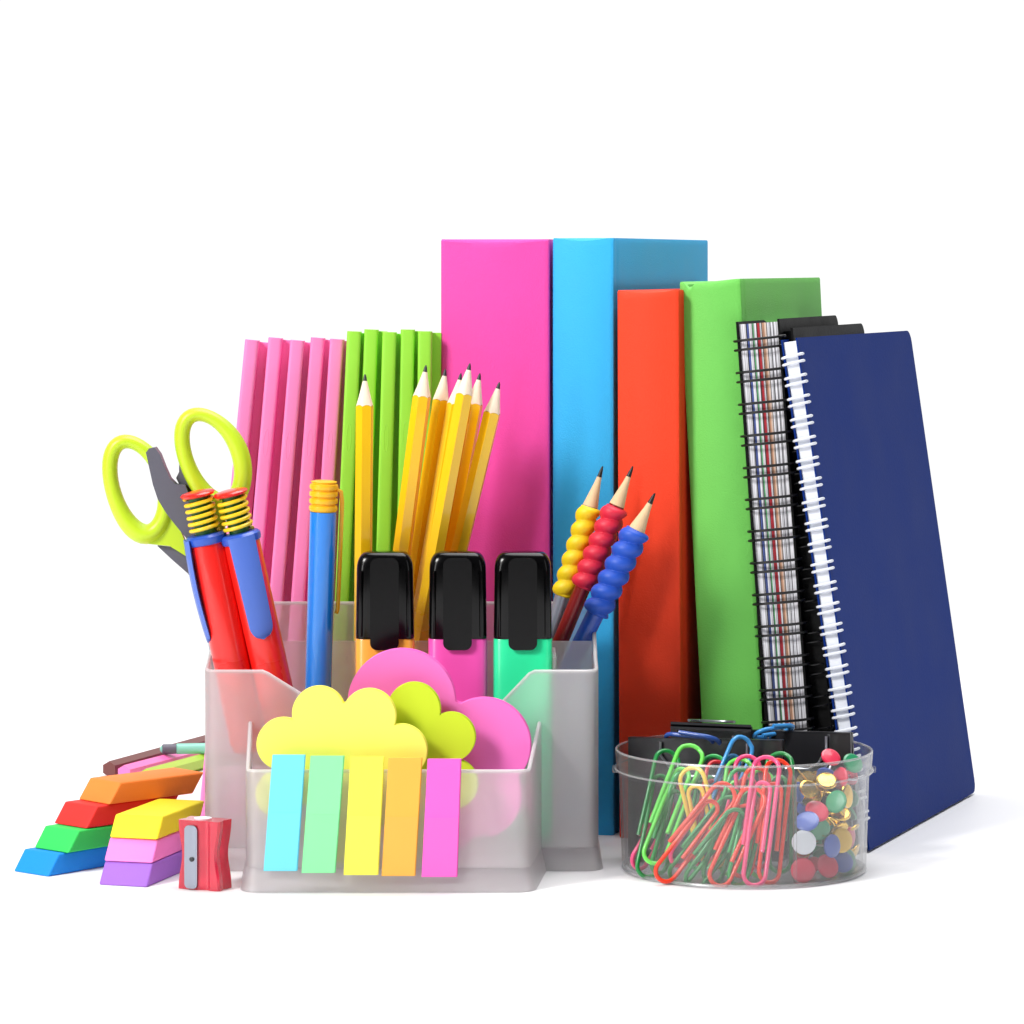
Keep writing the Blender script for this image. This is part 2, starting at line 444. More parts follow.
for x in (-8.15, -6.75, 1.78):
    bm = B(); bx(bm, x-.07, x+.07, YM+TW+.02, YD-.01, ZF+.15, 7.0 if x < -5 else 8.9)
    finish(bm, 'divider', m_frost, org, base=OB, bevel=.03)
bm = B(); bx(bm, XL+TW+.03, -8.25, YM+TW+.03, YD-.02, 4.35, 4.5)
finish(bm, 'raised_floor', m_frost, org, base=OB)

# ------------------------------------------------------------------ sticky notes
def star_union(c, circs, n=220):
    out = []
    for i in range(n):
        a = 2*PI*i/n; d = Vector((math.cos(a), math.sin(a))); best = 0
        for (x, y, r) in circs:
            oc = Vector((x, y))-Vector(c); b = oc.dot(d); q = r*r-(oc.length_squared-b*b)
            if q >= 0:
                s = b+math.sqrt(q)
                if s > best: best = s
        out.append((c[0]+d.x*best, c[1]+d.y*best))
    return out
def cloud(name, label, rgb, D, c, circs, th, group='shaped sticky notes standing in the front tray', edge=.9):
    pl = star_union(c, circs)
    pl = [(PX(x, D), PZ(y, D)) for x, y in pl]
    zmin = min(p[1] for p in pl); lift = ZF+.15-zmin
    pl = [(x, z+(lift if z < zmin+.8 else 0)*1.0) for x, z in pl] if abs(lift) < .4 else pl
    M = Matrix(((1, 0, 0, 0), (0, 0, 1, D-D0), (0, 1, 0, 0), (0, 0, 0, 1)))
    bm = B(); k = 5
    for j in range(k):
        o = .012*((j*37) % 5-2)
        q = [(x+o, z+o*.6) for x, z in pl]
        prism(bm, q, th*j/k, th*(j+1)/k-.008, M)
    o = finish(bm, name, mat('sticky_'+name, rgb, rough=.75, var=.015, spec=.2), None, base=(PX(c[0], D), D-D0, ZF))
    return tag(o, label, 'sticky note', group)
cloud('sticky_note_pad', 'pale yellow cloud shaped sticky note pad in the front tray', (255, 248, 112), 145.1, (340, 765),
      [(319, 713, 26.5), (369, 716, 27), (283, 744, 26), (401, 751, 26.5), (280, 794, 24), (398, 800, 25), (340, 828, 36), (340, 765, 52)], .4)
cloud('sticky_note_pad', 'lime green clover shaped sticky note pad in front of the pink pad', (206, 228, 52), 146.1, (418, 760),
      [(414, 709, 26.5), (451, 737, 24.5), (453, 784, 25), (385, 735, 26), (420, 755, 30), (400, 790, 40), (415, 838, 22)], .35)
cloud('sticky_note_pad', 'large pink cloud shaped sticky note pad behind the lime one', (250, 122, 206), 147.2, (440, 770),
      [(402, 703, 54), (484, 745, 47), (385, 780, 45), (478, 795, 44), (440, 770, 70), (440, 815, 42)], .45)

def flag(label, rgb, tl, tr, br, bl):
    D = 144.12
    bm = B()
    top = [P(*tl, D), P(*tr, D)]; bot = [P(*br, D), P(*bl, D)]
    pl = [(p.x, p.z) for p in top+bot]
    for j in range(3):
        o = .02*(j-1)
        M = Matrix(((1, 0, 0, o), (0, 0, 1, D-D0), (0, 1, 0, 0), (0, 0, 0, 1)))
        prism(bm, pl, .045*j, .045*j+.038, M)
    root = thing('index_flag', label, 'index flag', (bot[1].x, D-D0, bot[1].z), None, 'index flags stuck on the tray front')
    b = Vector((bot[1].x, D-D0, bot[1].z))
    finish(bm, 'paper_pad', mat('flag_paper', rgb, rough=.7, var=.015, spec=.25), root, base=b)
    bm = B(); u = .50
    q = [(lerp(pl[0][0], pl[3][0], u)+.02, lerp(pl[0][1], pl[3][1], u)), (lerp(pl[1][0], pl[2][0], u)-.02, lerp(pl[1][1], pl[2][1], u)), (pl[2][0]-.02, pl[2][1]+.02), (pl[3][0]+.02, pl[3][1]+.02)]
    prism(bm, q, -.012, -.004, Matrix(((1, 0, 0, 0), (0, 0, 1, D-D0), (0, 1, 0, 0), (0, 0, 0, 1))))
    finish(bm, 'top_sheet', mat('flag_sheet', tuple(min(255, int(v*.985)) for v in rgb), rough=.4, var=.01, spec=.4), root, base=b)
flag('light blue index flag on the tray front', (120, 226, 252), (273, 755), (305, 755), (297, 871), (264, 871))
flag('mint green index flag on the tray front', (146, 240, 170), (311, 756), (344, 756), (335, 873), (302, 873))
flag('lemon yellow index flag on the tray front', (252, 246, 90), (351, 757), (384, 757), (378, 875), (344, 875))
flag('orange index flag on the tray front', (248, 184, 78), (389, 758), (422, 758), (415, 876), (382, 876))
flag('magenta pink index flag on the tray front', (250, 106, 206), (428, 759), (461, 759), (457, 877), (422, 877))

# ------------------------------------------------------------------ highlighters
def highlighter(label, rgb, px):
    D = 151.4; x = PX(px, 150.6); z0 = ZF+.16; ht = PZ(553, 150.6)-z0; zc = PZ(640, 150.6)-z0
    t = thing('highlighter', label, 'highlighter', (x, D-D0, z0), None, 'highlighters standing in the organiser')
    def sec(hw, hd, z, e=4.5): return [(a, b, z) for a, b in superell(hw, hd, e)]
    mb = mat('highlighter_body', rgb, rough=.28, coat=.3, var=.02)
    bm = B(); loft(bm, [sec(1.1, .62, 0), sec(1.2, .7, .15), sec(1.24, .72, .5), sec(1.24, .72, zc-.03), sec(1.2, .7, zc+.02)])
    finish(bm, 'barrel', mb, t)
    bm = B()
    R = [sec(1.21, .73, zc+.03, 5), sec(1.225, .745, zc+.1, 5)]
    R += [sec(1.19, .72, ht-.7, 4.5)]
    for k in range(1, 8):
        a = PI/2*k/7; R.append(sec(1.19-.42*(1-math.cos(a)), .72-.35*(1-math.cos(a)), ht-.7+.66*math.sin(a)+.04*k/7, 4.2))
    loft(bm, R); finish(bm, 'cap', m_blackp, t)
    bm = B(); M = Matrix(((1, 0, 0, 0), (0, 0, 1, -.9), (0, 1, 0, 0), (0, 0, 0, 1)))
    prism(bm, rrect(-.6, .6, zc-.42, ht-.22, .3), 0, .3, M)
    finish(bm, 'clip', m_blackp, t, bevel=.06)
    for s in (-1, 1):
        bm = B(); bx(bm, s*.98-.03, s*.98+.03, -.78, -.6, zc+.12, ht-.75)
        finish(bm, 'grip_ridge', m_blackp, t, bevel=.02)
    return t
highlighter('orange highlighter with black cap, beside the blue pen', (252, 176, 70), 384.5)
highlighter('pink highlighter with black cap, between the orange and green ones', (246, 88, 186), 457.5)
highlighter('mint green highlighter with black cap', (48, 240, 166), 522.8)

# ------------------------------------------------------------------ pencils
def hexr(a, r):
    b = (a % (PI/3))-PI/6
    return r*math.cos(PI/6)/math.cos(b)
def pencil(label, a, b, r=.39, paint=None, cone=1.45, ll=.3, wood=None, lead=None, name='pencil', roll=0, group=None, hexa=True, cat='pencil'):
    a, b = Vector(a), Vector(b); Ln = (b-a).length
    t = thing(name, label, cat, a, align(a, b, roll), group)
    n = 48; slope = r/cone; zl = Ln-ll; rl = slope*ll+.015
    ang = [2*PI*i/n for i in range(n)]
    hr = [hexr(x, r) if hexa else r for x in ang]
    zb = [Ln-(.35*h_+.65*r*.94)/slope for h_ in hr]
    bm = B()
    loft(bm, [[(h_*.97*math.cos(x), h_*.97*math.sin(x), 0) for x, h_ in zip(ang, hr)], [(h_*math.cos(x), h_*math.sin(x), .05) for x, h_ in zip(ang, hr)],
              [(h_*math.cos(x), h_*math.sin(x), z-.01) for x, h_, z in zip(ang, hr, zb)]], cap=True)
    finish(bm, 'barrel', paint or m_yelpaint, t, smooth=25)
    bm = B()
    R = [[(h_*.995*math.cos(x), h_*.995*math.sin(x), z) for x, h_, z in zip(ang, hr, zb)]]
    R.append([(slope*.8*math.cos(x), slope*.8*math.sin(x), Ln-.8) for x in ang])
    R.append([(rl*math.cos(x), rl*math.sin(x), zl) for x in ang])
    loft(bm, R); finish(bm, 'wood_tip', wood or m_wood, t)
    bm = B(); lathe(bm, [(rl, zl+.005), (rl*.62, Ln-ll*.35), (rl*.4, Ln-.05), (.015, Ln)], 16); finish(bm, 'lead', lead or m_lead, t)
    return t
G = 'yellow pencils standing in the organiser'
fl = ZF+.16
def floor_pt(px, D): return Vector((PX(px, D), D-D0, fl+.05))
pencil('yellow pencil standing upright, apart from the pencil bunch', floor_pt(361, 154.3), P(365, 374, 154.8), group=G, roll=.3)
pencil('yellow pencil, leftmost of the leaning pencil bunch', floor_pt(367, 155.2), P(426, 365, 155.0), group=G, r=.4, roll=.2)
pencil('yellow pencil, second from the left in the leaning bunch', floor_pt(378, 156.1), P(445.5, 369, 156.2), group=G, roll=.5)
pencil('yellow pencil, third from the left in the leaning bunch', floor_pt(386, 155.4), P(461, 373, 155.7), group=G, roll=.1)
pencil('yellow pencil at the middle front of the leaning bunch, highest tip', floor_pt(386, 154.4), P(470, 363, 154.3), group=G, r=.4, roll=.5)
pencil('yellow pencil half hidden, second from the right in the bunch', floor_pt(399, 156.2), P(480, 373, 156.3), group=G, roll=.25)
pencil('yellow pencil, rightmost and most tilted of the bunch', floor_pt(394, 155.3), P(499.5, 382, 155.2), group=G, roll=.35)

# grip pencils
def grip_pencil(label, tip, bot, g0, g1, mg, msh, r=.36, gr=.5, roll=0):
    t = pencil(label, bot, tip, r=r, paint=msh, cone=1.9, wood=m_wood2, lead=m_lead2, ll=.5, name='grip_pencil', hexa=False, group='pencils with rubber grips')
    Ln = (Vector(tip)-Vector(bot)).length
    z0, z1 = Ln-g1, Ln-g0
    p = (z1-z0)/6.0; n = 48; rings = []
    K = 110
    for k in range(K+1):
        z = z0+(z1-z0)*k/K; e = min(1, (z-z0)/.18, (z1-z)/.18); e = math.sqrt(max(0, 1-(1-e)**2))
        rg = []
        for i in range(n):
            a = 2*PI*i/n
            rr = gr*.76+gr*.3*abs(math.sin(PI*(z-z0)/p-a/2-1.2))**.8
            rr = r*1.0+(rr-r)*e
            rg.append((rr*math.cos(a), rr*math.sin(a), z))
        rings.append(rg)
    bm = B(); loft(bm, rings); finish(bm, 'grip', mg, t, smooth=70)
    return t
m_gy = mat('yellow_rubber', (240, 208, 20), rough=.5, var=.03)
m_gr = mat('raspberry_rubber', (222, 36, 66), rough=.5, var=.03)
m_gb = mat('blue_rubber', (34, 84, 196), rough=.5, var=.03)
def gp(label, tip, base, D, Db, g0, g1, mg, ms, gr, r=.34):
    grip_pencil(label, P(*tip, D), floor_pt(base, Db), g0, g1, mg, ms, gr=gr, r=r)
gp('wooden pencil with a yellow rubber grip, behind the green highlighter', (602.7, 466), 494, 155.9, 155.6, 1.85, 5.9, m_gy, m_steelp, .5)
m_dkred = mat('dark_red_lacquer', (130, 20, 24), rough=.3)
gp('wooden pencil with a raspberry red rubber grip, between yellow and blue grips', (633, 466), 486, 155.0, 155.2, 1.9, 5.7, m_gr, m_dkred, .55)
gp('wooden pencil with a blue rubber grip, most tilted of the three', (655, 493), 492, 153.95, 154.4, 1.75, 5.8, m_gb, m_blue, .6, r=.38)

# ------------------------------------------------------------------ scissors
def scissors():
    D = 152.4
    o = P(225, 745, D); o.z = 4.55
    t = thing('scissors', 'scissors with lime green and grey handles behind the red pens', 'scissors', o)
    def L_(px, py, dd=0): return P(px, py, D+dd)
    def ring(cx, cy, a, b, tilt, dd, rr, flat, m, nm, parent=t, kk=(0, 1)):
        bm = B(); pts = []
        n = 48; k0, k1 = int(kk[0]*n), int(kk[1]*n); closed = kk == (0, 1)
        rad = []
        for k in range(k0, k1 if closed else k1+1):
            u = 2*PI*k/n; x = a*math.cos(u); y = b*math.sin(u)*(1-.12*math.cos(u))
            ct, st = math.cos(tilt), math.sin(tilt)
            pts.append(L_(cx+x*ct-y*st, cy+x*st+y*ct, dd)); rad.append(rr*(1+.16*math.sin(u)+.06*math.cos(3*u)))
        tube(bm, pts, rad, 12, closed=closed, flat=flat, axis=(0, 1, 0))
        return finish(bm, nm, m, parent, base=o, smooth=60)
    # left loop / right loop, in measured pixels
    hl = ring(139, 487, 26, 47.5, math.radians(-17), .2, .36, 1.3, m_limeh, 'handle', kk=(.06, .93))
    hr = ring(213.5, 458, 26.5, 47, math.radians(-23), -.1, .36, 1.3, m_limeh, 'handle')
    # necks
    def blade_poly(pts, th, dd, m, nm, parent, bev=.08):
        pl = [(PX(x, D), PZ(y, D)) for x, y in pts]
        bm = B(); prism(bm, pl, -th/2, th/2, Matrix(((1, 0, 0, 0), (0, 0, 1, D-D0+dd), (0, 1, 0, 0), (0, 0, 0, 1))))
        return finish(bm, nm, m, parent, base=o, bevel=bev, seg=3)
    blade_poly([(127, 525), (140, 533), (152, 529), (160, 516), (166, 505), (176, 520), (188, 548), (196, 560), (186, 556), (170, 546), (150, 544), (134, 537)], .55, .2, m_limeh, 'handle_neck', hl, .12)
    blade_poly([(147, 452), (150, 448), (156, 447), (161, 454), (166, 467), (171, 478), (177, 484), (186, 484), (190, 494), (196, 510), (202, 530), (207, 556), (196, 556), (187, 537), (177, 525), (167, 512), (159, 499), (154, 484), (150, 466)], .85, -.05, m_grey, 'inner_lining', hl, .12)
    blade_poly([(157, 546), (176, 548), (192, 556), (204, 580), (204, 600), (188, 574), (172, 560)], .4, .3, m_grey, 'guard', hl, .08)
    blade_poly([(198, 496), (212, 500), (228, 500), (226, 520), (222, 556), (206, 556), (198, 520)], .55, -.1, m_limeh, 'handle_neck', hr, .1)
    blade_poly([(179, 450), (184, 462), (190, 482), (200, 498), (206, 520), (196, 522), (186, 500), (180, 486), (176, 478), (179, 472)], .5, .25, m_grey, 'inner_lining', hr, .1)
    blade_poly([(196, 540), (214, 536), (240, 640), (258, 720), (262, 747), (250, 740), (226, 680)], .14, .12, m_metal, 'blade', t, .03)
    blade_poly([(192, 545), (206, 540), (232, 640), (246, 735), (236, 742), (212, 670)], .14, .3, m_metal, 'blade', t, .03)
    bm = B(); q = L_(209, 560)
    for v in range(1):
        n = 20
        loft(bm, [[(q.x+.28*math.cos(2*PI*i/n), q.y+yy, q.z+.28*math.sin(2*PI*i/n)) for i in range(n)] for yy in (-.06, .42)])
    finish(bm, 'pivot_screw', m_metal, t, base=o)
scissors()

# ------------------------------------------------------------------ red pens with coil tops
def coil_pen(label, top, bot, clip_ang, D, Db):
    a, b = P(*bot, Db), P(*top, D); a.z = max(a.z, 4.6); Ln = (b-a).length
    t = thing('coil_pen', label, 'pen', a, align(a, b), 'red pens with coiled spring tops')
    r = .77
    bm = B(); lathe(bm, [(r*.6, 0), (r*.9, .15), (r, .5), (r, Ln-2.25), (r*.95, Ln-2.1)], 36); finish(bm, 'barrel', m_red, t)
    bm = B(); z = Ln-2.2
    lathe(bm, [(r*.98, z-.02), (r+.06, z+.02), (r+.1, z+.14), (r+.1, z+.3), (r, z+.4), (r*.7, z+.42)], 36); finish(bm, 'collar', m_blue, t)
    bm = B(); lathe(bm, [(.42, z+.4), (.42, Ln-.2)], 24); finish(bm, 'core', m_greenp, t)
    sp = B(); zz0, zz1 = z+.48, Ln-.22; turns = 5.5; pts = []
    for k in range(int(turns*20)+1):
        u = k/(turns*20); an = 2*PI*turns*u; pts.append((.58*math.cos(an), .58*math.sin(an), zz0+(zz1-zz0)*u))
    tube(sp, pts, .085, 8); finish(sp, 'coil_spring', m_springy, t)
    bm = B(); lathe(bm, [(.5, Ln-.22), (.68, Ln-.17), (.74, Ln-.08), (.66, Ln), (.4, Ln+.05), (.01, Ln+.06)], 36); finish(bm, 'push_button', m_red, t)
    # clip : a tongue that follows the barrel
    bm = B(); rings = []
    Lc = 4.4; K = 40
    for k in range(K+1):
        u = k/K; zc = z+.3-Lc*u
        hw = .55*(1-.15*u)*(math.sqrt(max(0.0, 1-((u-.86)/.14)**2)) if u > .86 else 1)+.02
        off = .87+.1*math.sin(PI*u)-.1*u
        rings.append([(-hw, -off+.05, zc), (-hw*.6, -off-.06, zc), (hw*.6, -off-.06, zc), (hw, -off+.05, zc), (hw*.6, -off+.13, zc), (-hw*.6, -off+.13, zc)])
    loft(bm, rings)
    bmesh.ops.rotate(bm, verts=bm.verts, cent=(0, 0, 0), matrix=Matrix.Rotation(clip_ang, 3, 'Z'))
    finish(bm, 'clip', m_blue2, t, smooth=50)
coil_pen('red pen with coiled top and its blue clip at its side, beside the scissors', (197, 492), (250, 752), -1.35, 150.9, 151.5)
coil_pen('red pen with coiled top and a wide blue clip facing the viewer', (230, 491), (289, 752), .12, 150.8, 151.5)

# blue pen with a ridged amber top
a, b = Vector((PX(314, 152), 152-D0, fl)), P(324, 481, 151.5)
t = thing('capped_pen', 'bright blue pen with a ridged amber yellow top', 'pen', a, align(a, b))
Ln = (b-a).length; r = .56
bm = B(); lathe(bm, [(.2, 0), (.4, .6), (r, 1.2), (r, Ln-1.3)], 36); finish(bm, 'barrel', m_azure, t)
bm = B(); pr = [(r*.95, Ln-1.29)]
for k in range(4):
    z = Ln-1.26+k*.3; pr += [(r+.03, z+.03), (r+.05, z+.12), (r+.03, z+.22), (r-.05, z+.26), (r-.05, z+.29)]
pr += [(r, Ln-.02), (.4, Ln+.02), (.01, Ln+.02)]
lathe(bm, pr, 36); finish(bm, 'ridged_cap', m_amber, t)
bm = B(); tube(bm, [(.5, .15, Ln-.35), (.72, .2, Ln-.45), (.78, .2, Ln-.9), (.76, .2, Ln-3), (.72, .2, Ln-5.4), (.66, .2, Ln-5.6)], .09, 8); finish(bm, 'clip', m_amber, t)

# ------------------------------------------------------------------ erasers
def eraser(label, rgb, px, py, z, ldir, wdir, Ln=4.55, w=2.12, h=.87, sh=.62):
    D = (HC-z)*F/(py-HY); c = Vector((PX(px, D), D-D0, z))
    u = Vector((math.cos(math.radians(ldir)), math.sin(math.radians(ldir)), 0)); v = Vector((-u.y, u.x, 0))
    Mt = Matrix((u, v, Vector((0, 0, 1)))).transposed()
    bm = B()
    vs = bx(bm, 0, Ln, 0, w, 0.01, h)
    for q in vs:
        if q.co.z > h/2: q.co.x += sh
    m = mat('rubber_eraser', rgb, rough=.6, var=.03, scale=90, bump=.1, spec=.3)
    o = finish(bm, 'eraser', m, None, bevel=.09, seg=3)
    o.matrix_world = Matrix.Translation(c*S) @ Mt.to_4x4()
    tag(o, label, 'eraser', 'slanted block erasers in two stacks')
eraser('blue slanted eraser at the bottom of the four high stack', (20, 140, 228), 48, 877, 0, 50, 0)
eraser('green slanted eraser, second from bottom of the four high stack', (52, 206, 92), 68, 853.5, .88, 49, 0)
eraser('red slanted eraser below the orange one in the taller stack', (226, 48, 44), 86.3, 829, 1.76, 47, 0)
eraser('orange slanted eraser on top of the four high stack', (246, 134, 56), 109, 805, 2.64, 44, 0, Ln=4.5)
eraser('purple slanted eraser at the bottom of the three high stack', (158, 104, 206), 147, 887.6, 0, 73, 0)
eraser('pink slanted eraser between the purple and yellow ones', (250, 134, 214), 152.4, 863.5, .88, 74, 0)
eraser('yellow slanted eraser on top of the three high stack', (248, 226, 44), 157.4, 840, 1.76, 73, 0)

# ------------------------------------------------------------------ pencil sharpener
t = thing('pencil_sharpener', 'red translucent pencil sharpener standing on end beside the purple eraser', 'sharpener', (PX(205, 145.3), 145.35-D0, 0), Matrix.Rotation(math.radians(-24), 3, 'Z'))
m_shp = mat('red_clear_plastic', (250, 52, 84), rough=.14, coat=.5, trans=.55, var=.1)
bm = B(); rings = []
for k in range(21):
    u = k/20; z = .01+2.78*u
    wst = .17*math.exp(-((u-.5)/.28)**2)
    hw = .95-wst; hd = .5
    ring_ = []
    pts = [(-hw, -hd), (-hw+.1, -hd-.03), (.05, -hd-.03), (.2, -hd+.05), (.4, -hd+.05), (.5, -hd-.03), (hw-.08, -hd-.03), (hw, -hd+.05), (hw-.03, -.15), (hw-.1, 0), (hw-.03, .15), (hw, hd), (-hw, hd), (-hw+.03, .15), (-hw+.1, 0), (-hw+.03, -.15)]
    rings.append([(x, y, z) for x, y in pts])
loft(bm, rings); finish(bm, 'body', m_shp, t, bevel=.02, smooth=30)
bm = B(); M = Matrix(((1, 0, 0, -.3), (0, 0, 1, -.66), (0, 1, 0, 0), (0, 0, 0, 1)))
prism(bm, rrect(-.29, .29, .06, 2.6, .2), 0, .1, M); bl = finish(bm, 'blade', mat('blade_steel', (150, 155, 168), rough=.3, metal=1, bump=.1), t, bevel=.04)
bm = B(); n = 18
loft(bm, [[(-.24+.1*rr*math.cos(2*PI*i/n), y, 1.25+.1*rr*math.sin(2*PI*i/n)) for i in range(n)] for rr, y in ((1, -.655), (1, -.7), (.7, -.72))])
finish(bm, 'screw', m_lead, bl)
bm = B(); lathe(bm, [(.36, 2.79), (.36, 2.84), (.28, 2.84), (.26, 2.8)], 24); bmesh.ops.translate(bm, verts=bm.verts, vec=(-.1, 0.0, 0))
finish(bm, 'pencil_hole', m_white, t)

# ------------------------------------------------------------------ coloured pencils lying behind the erasers
def lying(label, rgb, p0, D0_, p1, D1_, r, z, name='coloured_pencil', cat='pencil', cone=1.4, ln=17):
    a = P(*p0, D0_); a.z = z; b = P(*p1, D1_); b.z = z
    b = a+(b-a).normalized()*ln
    pencil(label, a, b, r=r, paint=mat('lacquer', rgb, rough=.35, coat=.3), name=name, cone=cone, group='coloured pencils lying behind the erasers')
lying('brown coloured pencil lying on the table, outermost behind the erasers', (104, 48, 42), (109, 769), 177, (165, 752), 182.6, .4, .36)
lying('pink coloured pencil lying between the brown and lime ones', (246, 120, 188), (124, 770), 175.6, (184, 753), 181.2, .4, .36)
lying('lime coloured pencil lying behind the orange eraser', (168, 206, 60), (146, 770), 174.4, (203, 755), 179.8, .4, .36)
a = P(160, 751, 179.4); a.z = 1.02; b = a+Vector((13, 2, 0))
t = thing('felt_pen', 'pale teal pen lying across the coloured pencils', 'pen', a, align(a, b))
bm = B(); lathe(bm, [(.08, 0), (.22, .12), (.22, .8), (.27, .85), (.27, 13)], 20); finish(bm, 'barrel', mat('teal_plastic', (130, 200, 180), rough=.3), t)
bm = B(); lathe(bm, [(.2, .1), (.25, .15), (.25, .8)], 20); finish(bm, 'cap', m_grey, t)

# ------------------------------------------------------------------ round clear box
BC = Vector((9.66, 150.0-D0, 0)); RB, RT, HB = 5.08, 5.36, 4.98
box = thing('round_box', 'round clear plastic box holding paper clips, thumbtacks and binder clips', 'box', BC)
n = 96
bm = B()
def circ(r, z): return [(r*math.cos(2*PI*i/n), r*math.sin(2*PI*i/n), z) for i in range(n)]
prof = [(RB-.25, .0), (RB-.05, .06), (RB, .25), (RB+.12, HB-1.0), (RT-.06, HB-.9), (RT+.03, HB-.78), (RT-.06, HB-.66), (RT-.04, HB-.5), (RT, HB-.05), (RT-.03, HB), (RT-.1, HB), (RT-.13, HB-.05),
        (RT-.17, HB-.9), (RB+.0, HB-1.05), (RB-.13, .3), (RB-.22, .16)]
loft(bm, [circ(r, z) for r, z in prof], cap=False)
finish(bm, 'side_wall', m_clear, box)
bm = B(); lathe(bm, [(RB-.26, .01), (RB-.24, .14)], 64); finish(bm, 'bottom', m_clear, box)
m_edge = clear_plastic('clear_plastic_edge', tint=(.88, .88, .9), haze=.2)
for rr_, zz_, ww_, nm_ in ((RT-.05, HB, .05, 'rim'), (RT+.0, HB-.78, .045, 'bead'), (RB-.07, .1, .08, 'base_ring')):
    bm = B(); tube(bm, [(rr_*math.cos(2*PI*k/96), rr_*math.sin(2*PI*k/96), zz_) for k in range(96)], ww_, 8, closed=True); finish(bm, nm_, m_edge, box)
bm = B(); xd = PX(791, 148)-BC.x
bx(bm, xd-.06, xd+.06, -4.35, -.2, .16, 4.3); finish(bm, 'divider', m_clear, box, bevel=.02)
for s in (-1, 1):
    bm = B(); bx(bm, s*(RT+.02)-.1, s*(RT+.02)+.1, -.25, .25, HB-.95, HB-.7)
    finish(bm, 'latch', m_clear, box, bevel=.04)

# binder clips
def binder(label, a, b, z, h, th, tilt=0, handle=1.2, hm=None):
    a, b = Vector(a), Vector(b); Ln = (b-a).length
    x = (b-a).normalized(); y = Vector((0, 0, 1)).cross(x)
    R = Matrix((x, y, Vector((0, 0, 1)))).transposed() @ Matrix.Rotation(tilt, 3, 'X')
    t = thing('binder_clip', label, 'binder clip', (a.x, a.y, z), R, 'black binder clips inside the round box')
    # cross section: wide flat back at the bottom, jaws meeting above
    sec = [(-th/2, 0), (-th/2, .12), (-.14, h-.12), (-.16, h), (-.05, h), (-.02, h-.2), (-th/2+.14, .14), (th/2-.14, .14), (.02, h-.2), (.05, h), (.16, h), (.14, h-.12), (th/2, .12), (th/2, 0)]
    bm = B(); M = Matrix(((0, 0, 1, 0), (1, 0, 0, 0), (0, 1, 0, 0), (0, 0, 0, 1)))
    prism(bm, sec, 0, Ln, M); finish(bm, 'clip_body', mat('black_enamel', (34, 34, 38), rough=.3, coat=.2), t, bevel=.025, seg=2)
    for s in (-1, 1):
        bm = B(); hw = Ln*.28; c = Ln/2; pts = []
        for px_, pz in ((-hw, h-.15), (-hw, h-.15-handle*.4), (-hw*.75, h-.15-handle*.8), (-hw*.4, h-handle*1.1), (hw*.4, h-handle*1.1), (hw*.75, h-.15-handle*.8), (hw, h-.15-handle*.4), (hw, h-.15)):
            yy = s*(.2+(h-pz)*(th/2)/h+.05)
            pts.append((c+px_, yy, pz))
        tube(bm, pts, .06, 8); finish(bm, 'wire_handle', m_metal, t)
binder('large black binder clip standing behind the paper clips', P(632, 800, 152.3)*1, P(786, 800, 150.05), .2, 5.0, 1.1, handle=1.4)
binder('black binder clip with greyish sheen standing behind the thumbtacks', P(752, 800, 153.5), P(856, 800, 151.15), .2, 5.15, .9, handle=1.4)
binder('small black binder clip lying on top of the two larger clips', P(672, 730, 153.2), P(752, 735, 152.7), 5.25, .9, .7, tilt=math.radians(62), handle=.9)

# ------------------------------------------------------------------ paper clips
def clip_path(L=5.0, w=1.08, wav=.09):
    pts = []
    def arc(cx, cz, r, a0, a1, k=10):
        for i in range(k+1):
            a = math.radians(a0+(a1-a0)*i/k); pts.append((cx+r*math.cos(a), 0, cz+r*math.sin(a)))
    pts.append((-.5*w, 0, .3*L)); pts.append((-.5*w, 0, .6*L))
    arc(0, L-.5*w, .5*w, 180, 0)
    pts.append((.5*w, .0, .5*L))
    arc(.08*w, .42*w, .42*w, 0, -180)
    pts.append((-.34*w, .0, .4*L))
    arc(-.04*w, .74*L, .3*w, 180, 0)
    pts.append((.26*w, 0, .5*L)); pts.append((.26*w, 0, .26*L))
    return [(x, wav*math.sin(z/L*6+ (1 if abs(x) < .36*w else 0)*PI), z) for x, y, z in pts]
CM = {}
CR = {'dark green': (24, 132, 62), 'light green': (110, 222, 90), 'green': (40, 164, 80), 'orange': (240, 56, 20), 'pink': (246, 76, 132), 'yellow': (244, 206, 60), 'blue': (60, 150, 220), 'dark blue': (40, 80, 160), 'red': (206, 30, 50)}
def paper_clip(col, label, bot, Db, top, Dt, roll=0, L=None):
    a, b = P(*bot, Db), P(*top, Dt)
    if L is None: L = (b-a).length
    if col not in CM: CM[col] = mat('vinyl_'+col.replace(' ', '_'), CR[col], rough=.3, coat=.3)
    bm = B(); tube(bm, clip_path(L, 1.06, .09 if L > 3 else .02), .094, 8)
    o = finish(bm, 'paper_clip', CM[col], None, smooth=60)
    o.matrix_world = Matrix.Translation(a*S) @ align(a, b, roll).to_4x4()
    tag(o, label, 'paper clip', 'coloured paper clips in the round box')
paper_clip('dark green', 'dark green paper clip with the tall arch at the far left of the box', (643, 876), 147.3, (669, 751), 149.5, .25)
paper_clip('light green', 'bright light green paper clip, tallest of the left cluster', (649, 862), 146.9, (694, 746), 149.2, -.15)
paper_clip('green', 'green paper clip slanting behind the light green clip at the left', (655, 872), 147.7, (684, 774), 148.9, .6)
paper_clip('yellow', 'yellow paper clip whose loop hangs below the light green one', (714, 868), 147.2, (690, 768), 147.9, -.3)
paper_clip('pink', 'pink paper clip low at the left wall of the box', (634, 866), 148.0, (680, 788), 149.3, .5)
paper_clip('orange', 'orange red paper clip, the strongly slanted front one at the left', (658, 878), 146.0, (730, 786), 146.5, .1)
paper_clip('green', 'green paper clip slanting just beneath the orange one', (672, 880), 146.4, (738, 800), 146.9, -.2)
